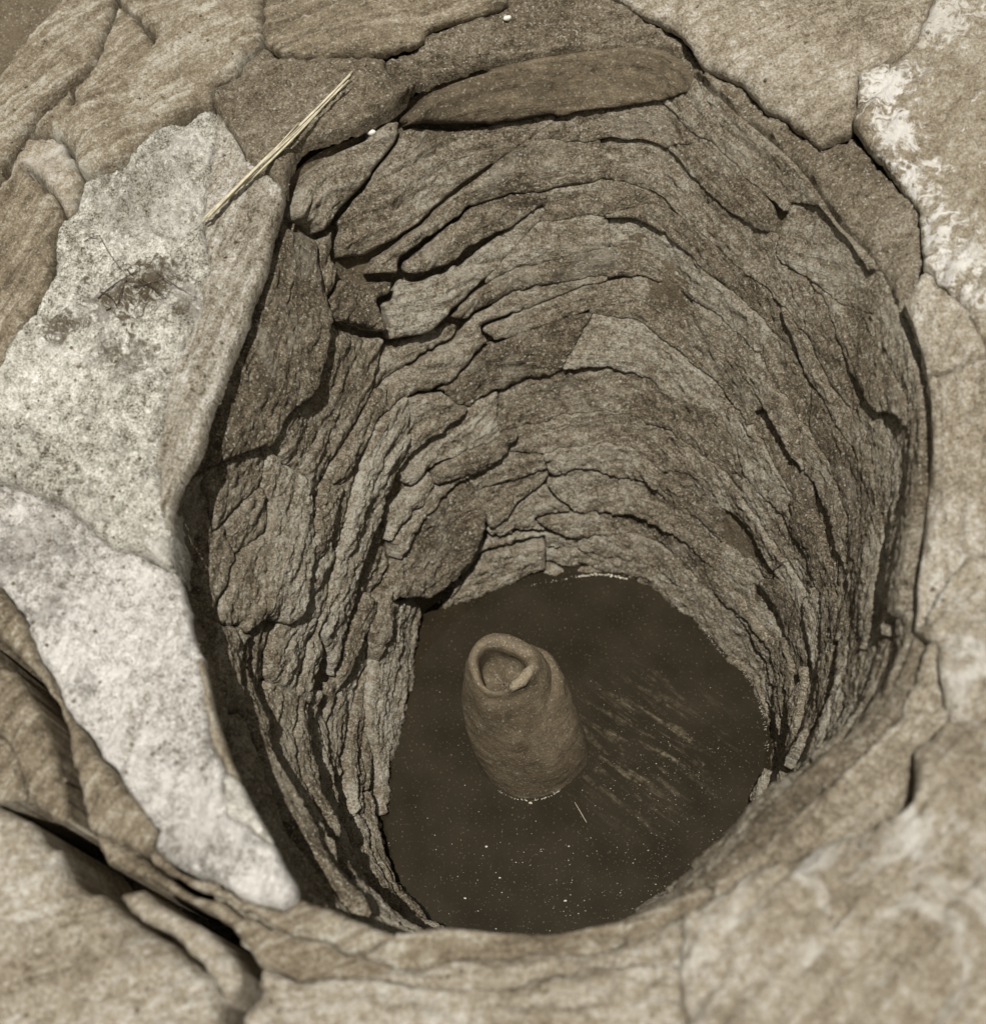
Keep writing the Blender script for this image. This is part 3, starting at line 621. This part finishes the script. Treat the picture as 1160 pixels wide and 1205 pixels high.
def loft(rings, close=True):
    V = np.concatenate(rings); n = len(rings[0]); Q = []
    for k in range(len(rings)-1):
        a = np.arange(n)+k*n; b_ = np.roll(np.arange(n), -1)+k*n
        if not close: a, b_ = a[:-1], b_[:-1]
        Q.append(np.c_[a, b_, b_+n, a+n])
    return V, np.concatenate(Q)
V, Q = loft(rings)
put('pipe_body', V, Q, MAT['pipe'], pipe, np.c_[V[:, 0]+V[:, 1], V[:, 2]])
# outer wrap of clay on the right side, ending in a lip
t2 = np.linspace(-0.85, 1.75, 70)
wr = []
for k, t in enumerate(np.linspace(-0.15, 0.86, 36)):
    base = pipe_ring(t, t2); c = PB+(PT-PB)*t
    w = np.interp(t, [-.15, .3, .6, .78, .84, .86], [.008, .010, .013, .014, .009, -.004])*sstep(-0.85, -0.1, t2)*(1-sstep(1.45, 1.75, t2)*0.9)-0.002
    lim = sstep(0.98, 0.86, t+0.18*np.abs(t2-0.45)/1.2)
    dirs = np.c_[np.cos(t2), np.sin(t2), 0*t2]
    wr.append(base+dirs*(w*lim-0.003*(1-lim))[:, None])
V, Q = loft(wr, False)
put('clay_wrap', V, Q, MAT['pipe'], pipe, np.c_[V[:, 0]+V[:, 1], V[:, 2]])

# ================================================================== STRAW, PEBBLES, SCUM
def simple_mat(name, col, rough=0.7):
    M, N, Lk, B = newmat(name)
    n = N.new('ShaderNodeTexNoise'); n.inputs['Scale'].default_value = 90; n.inputs['Detail'].default_value = 4
    t = N.new('ShaderNodeNewGeometry'); Lk.new(t.outputs['Position'], n.inputs['Vector'])
    c = N.new('ShaderNodeValToRGB'); c.color_ramp.elements[0].color = (*[x*0.6 for x in col], 1); c.color_ramp.elements[1].color = (*col, 1)
    c.color_ramp.elements[0].position = 0.3; c.color_ramp.elements[1].position = 0.65
    Lk.new(n.outputs['Fac'], c.inputs[0]); Lk.new(c.outputs[0], B.inputs['Base Color']); B.inputs['Roughness'].default_value = rough
    return M
STRAW = simple_mat('dry_straw', (0.66, 0.60, 0.44)); WHITE = simple_mat('white_quartz', (0.85, 0.83, 0.75)); DARKSTICK = simple_mat('dark_twig', (0.05, 0.035, 0.02))
SCUM_GLINT = simple_mat('pale_flecks', (0.75, 0.70, 0.58), 0.5)
bpy.context.view_layer.update()
DG = bpy.context.evaluated_depsgraph_get()
def hit(u, v):
    d = ray(u, v); ok, loc, nor, *_ = SC.ray_cast(DG, Vector(CAMP), Vector(d))
    return (np.array(loc), np.array(nor)) if ok else (bp(u, v, 0), np.array([0, 0, 1.]))
def tube(pts, rad, sides=7):
    pts = np.array(pts, float); n = len(pts); rad = np.broadcast_to(rad, n)
    tan = np.gradient(pts, axis=0); tan /= np.linalg.norm(tan, axis=1, keepdims=True)
    up = np.array([0.1, 0.2, 0.97]); a = np.cross(tan, up); a /= np.linalg.norm(a, axis=1, keepdims=True); b_ = np.cross(tan, a)
    ph = np.arange(sides)/sides*2*math.pi
    rings = [pts[i]+rad[i]*(np.cos(ph)[:, None]*a[i]+np.sin(ph)[:, None]*b_[i]) for i in range(n)]
    V = np.concatenate(rings); Fc = []
    for i in range(n-1):
        for k in range(sides):
            Fc.append((i*sides+k, i*sides+(k+1) % sides, (i+1)*sides+(k+1) % sides, (i+1)*sides+k))
    Fc.append(tuple(range(sides))[::-1]); Fc.append(tuple(range((n-1)*sides, n*sides)))
    return V, Fc
ea, na_ = hit(243, 268); eb, nb_ = hit(422, 92)
st_root = empty('straw_bundle', ea); set_tags(st_root, 'bundle of dry pale straws lying across the stones at the upper left of the shaft', 'straw')
dirv = (eb-ea)/np.linalg.norm(eb-ea); sd = np.cross(dirv, [0, 0, 1]); sd /= np.linalg.norm(sd)
for k, (o0, o1, l0, l1, rd) in enumerate([(-.003, -.010, 0, 1.0, .0026), (.002, -.003, .02, .97, .0028), (.0045, .004, .0, .93, .0022), (.001, .0005, .25, .90, .0030), (-.0035, -.006, .03, .62, .0020)]):
    pts = []
    for t in np.linspace(l0, l1, 9):
        p = ea+(eb-ea)*t+sd*((o0+(o1-o0)*t)*0.8+0.003*math.sin(t*4+k*1.7))+np.array([0, 0, .012+.004*math.sin(t*5+k)+0.0025*(k % 3)])
        pts.append(p)
    V, Fc = tube(pts, np.linspace(rd*.62, rd*0.42, 9)); pymesh('straw_stalk', V, Fc, STRAW, st_root)
rp = []
for u, v in ((627, 783), (621, 791), (614, 800), (607, 809), (601, 816)):
    p, n_ = hit(u, v); rp.append(p-n_*0.0045)
rp = np.array(rp); rp[:, 2] = np.maximum(rp[:, 2], np.sort(rp[:, 2])[2]-0.004)
V, Fc = tube(rp, [.0055, .0085, .0085, .0078, .005], 12)
pymesh('lip_ridge', V, Fc, rock_material('highlight_clay', 0.08, 0.21, 0.40, streak=0.1, speck=0.3, bump=0.4, vary=0.0), pipe)  # paler tone paints the highlight on the ridge of the mouth
def lump(c, r, seed, flat=0.6):
    V, Fc = [], []; nu, nv = 12, 8
    for j in range(nv+1):
        for i in range(nu):
            a, b_ = i/nu*2*math.pi, j/nv*math.pi-math.pi/2
            d = np.array([math.cos(a)*math.cos(b_), math.sin(a)*math.cos(b_), math.sin(b_)])
            V.append(d)
    V = np.array(V); k = 1+0.35*fbm(V[:, 0]*1.3+seed, V[:, 1]*1.3, V[:, 2]*1.3, 3)
    V = V*k[:, None]*np.array([r, r*0.7, r*flat]); 
    for j in range(nv):
        for i in range(nu): Fc.append((j*nu+i, j*nu+(i+1) % nu, (j+1)*nu+(i+1) % nu, (j+1)*nu+i))
    return V+c, Fc
for u, v, r, lab in ((438, 158, .0075, 'tiny white stone chip lodged under the blunt-ended stone'), (598, 22, .0065, 'tiny white pebble on the gritty stone at the top edge')):
    p, n_ = hit(u, v); V, Fc = lump(p+n_*r*0.4, r, u); o = pymesh('pebble', V, Fc, WHITE); set_tags(o, lab, 'pebble')
# twigs stuck in the dark stain of the white slab
tp, _ = hit(165, 340)
tuft = empty('twig_tuft', tp); set_tags(tuft, 'small tangle of dark dry twigs and fibres on the stain of the white slab', 'dry twigs')
for u0, v0, u1, v1, r in ((116, 352, 158, 322, .0013), (126, 366, 168, 346, .0012), (150, 318, 205, 345, .0009), (140, 358, 150, 330, .0011), (168, 330, 196, 352, .0012),
                          (185, 322, 232, 352, .0007), (120, 345, 138, 362, .0012), (100, 285, 118, 278, .0007), (118, 278, 160, 335, .0006), (158, 338, 186, 332, .0013)):
    p0, _ = hit(u0, v0); p1, _ = hit(u1, v1); sdv = np.cross(p1-p0, [0, 0, 1]); k = random.uniform(-.14, .14)
    pts = [p0+(p1-p0)*t+sdv*k*math.sin(3.1*t)+np.array([0, 0, .0015+.0025*math.sin(3.1*t)]) for t in np.linspace(0, 1, 7)]
    V, Fc = tube(pts, np.linspace(r, r*0.5, 7), 5); pymesh('twig', V, Fc, DARKSTICK, tuft)
# flecks floating on the water: one uncountable scatter
Vs, Fs = [], []
def fleck(x, y, r):
    k0 = len(Vs); n = 6; a0 = random.random()*6
    for i in range(n):
        a = a0+i/n*2*math.pi; rr = r*random.uniform(.6, 1.2); Vs.append((x+rr*math.cos(a), y+rr*math.sin(a)*0.7, -DEPTH+0.0006))
    Vs.append((x, y, -DEPTH+0.0006+r*0.5))
    for i in range(n): Fs.append((k0+i, k0+(i+1) % n, k0+n))
def flecks_px(u, v, su, sv, n, r0, r1):
    for _ in range(n):
        p = bp(random.gauss(u, su), random.gauss(v, sv), -DEPTH); fleck(p[0], p[1], r0*(r1/r0)**(random.random()**2.5))
flecks_px(680, 920, 120, 90, 220, .0003, .0008)
flecks_px(690, 1045, 70, 32, 240, .0003, .0012)
flecks_px(800, 960, 45, 60, 260, .0003, .0009)
flecks_px(780, 900, 50, 25, 60, .0004, .0011)
flecks_px(550, 1000, 50, 50, 50, .0004, .0010)
for u, v, r in ((572, 996, .0026), (547, 1057, .0024), (665, 1060, .0026), (669, 996, .0018), (588, 1033, .002), (876, 965, .002), (624, 945, .003), (730, 680, .003), (795, 1040, .002)):
    p = bp(u, v, -DEPTH); fleck(p[0], p[1], r)
def glint_line(a0, a1, n, r0, r1, out=-0.004, jit=.0012):   # pale flecks standing in for glints along the edge of the water
    for i in range(n):
        a = a0+(a1-a0)*random.random(); r = float(per(a, T1, R1))+out+random.gauss(0, jit)
        fleck(C1[0]+r*math.cos(a), C1[1]+r*math.sin(a), r0*(r1/r0)**(random.random()**2))
glint_line(1.30, 1.62, 110, .0005, .0022); glint_line(1.62, 1.95, 30, .0004, .0012); glint_line(-0.1, 0.75, 170, .0004, .0011)
for i in range(60):
    a = -2.2+1.3*random.random(); fleck(PB[0]+(.083+random.gauss(0, .0008))*math.cos(a), PB[1]+(.083+random.gauss(0, .0008))*math.sin(a), random.uniform(.0004, .0012))
fo = pymesh('floating_flecks', np.array(Vs), Fs, SCUM_GLINT, None, False); fo['kind'] = 'stuff'; fo['label'] = 'pale flecks of scum on the dark water, with painted glints at its edge'; fo['category'] = 'scum'
for u0, v0, u1, v1 in ((676, 944, 690, 968),):
    p0, p1 = bp(u0, v0, -DEPTH), bp(u1, v1, -DEPTH)
    V, Fc = tube([p0+(p1-p0)*t+np.array([0, 0, .001]) for t in np.linspace(0, 1, 5)], .0004, 5)
    o = pymesh('straw_stalk', V, Fc, STRAW); set_tags(o, 'short bit of straw floating on the water just below the pipe', 'straw')

# grit and crumbs of mortar lying on the rim stones
gv, gf = [], []
pool = np.concatenate([rcells[k][0][::7] for k in rcells]); 
dens = fbm(pool[:, 0]*9, pool[:, 1]*9, pool[:, 2]*0+2, 3)
pool = pool[dens > 0.05]; rs = np.random.default_rng(5); rs.shuffle(pool)
ICO = np.array([(1, 0, 0), (-1, 0, 0), (0, 1, 0), (0, -1, 0), (0, 0, 1), (0, 0, -1)], float)
for p in pool[:2600]:
    r = 0.0009*(4.2**(rs.random()**3)); k0 = len(gv)
    for v in ICO*rs.uniform(0.6, 1.3, (6, 3)): gv.append(p+v*r*np.array([1, 1, .7])+np.array([0, 0, r*0.4]))
    for f_ in ((0, 2, 4), (2, 1, 4), (1, 3, 4), (3, 0, 4), (2, 0, 5), (1, 2, 5), (3, 1, 5), (0, 3, 5)): gf.append(tuple(k0+i for i in f_))
go = pymesh('grit', np.array(gv), gf, MAT['mud'], None, False); go['kind'] = 'stuff'; go['label'] = 'grit and crumbs lying on the stones of the rim'; go['category'] = 'grit'
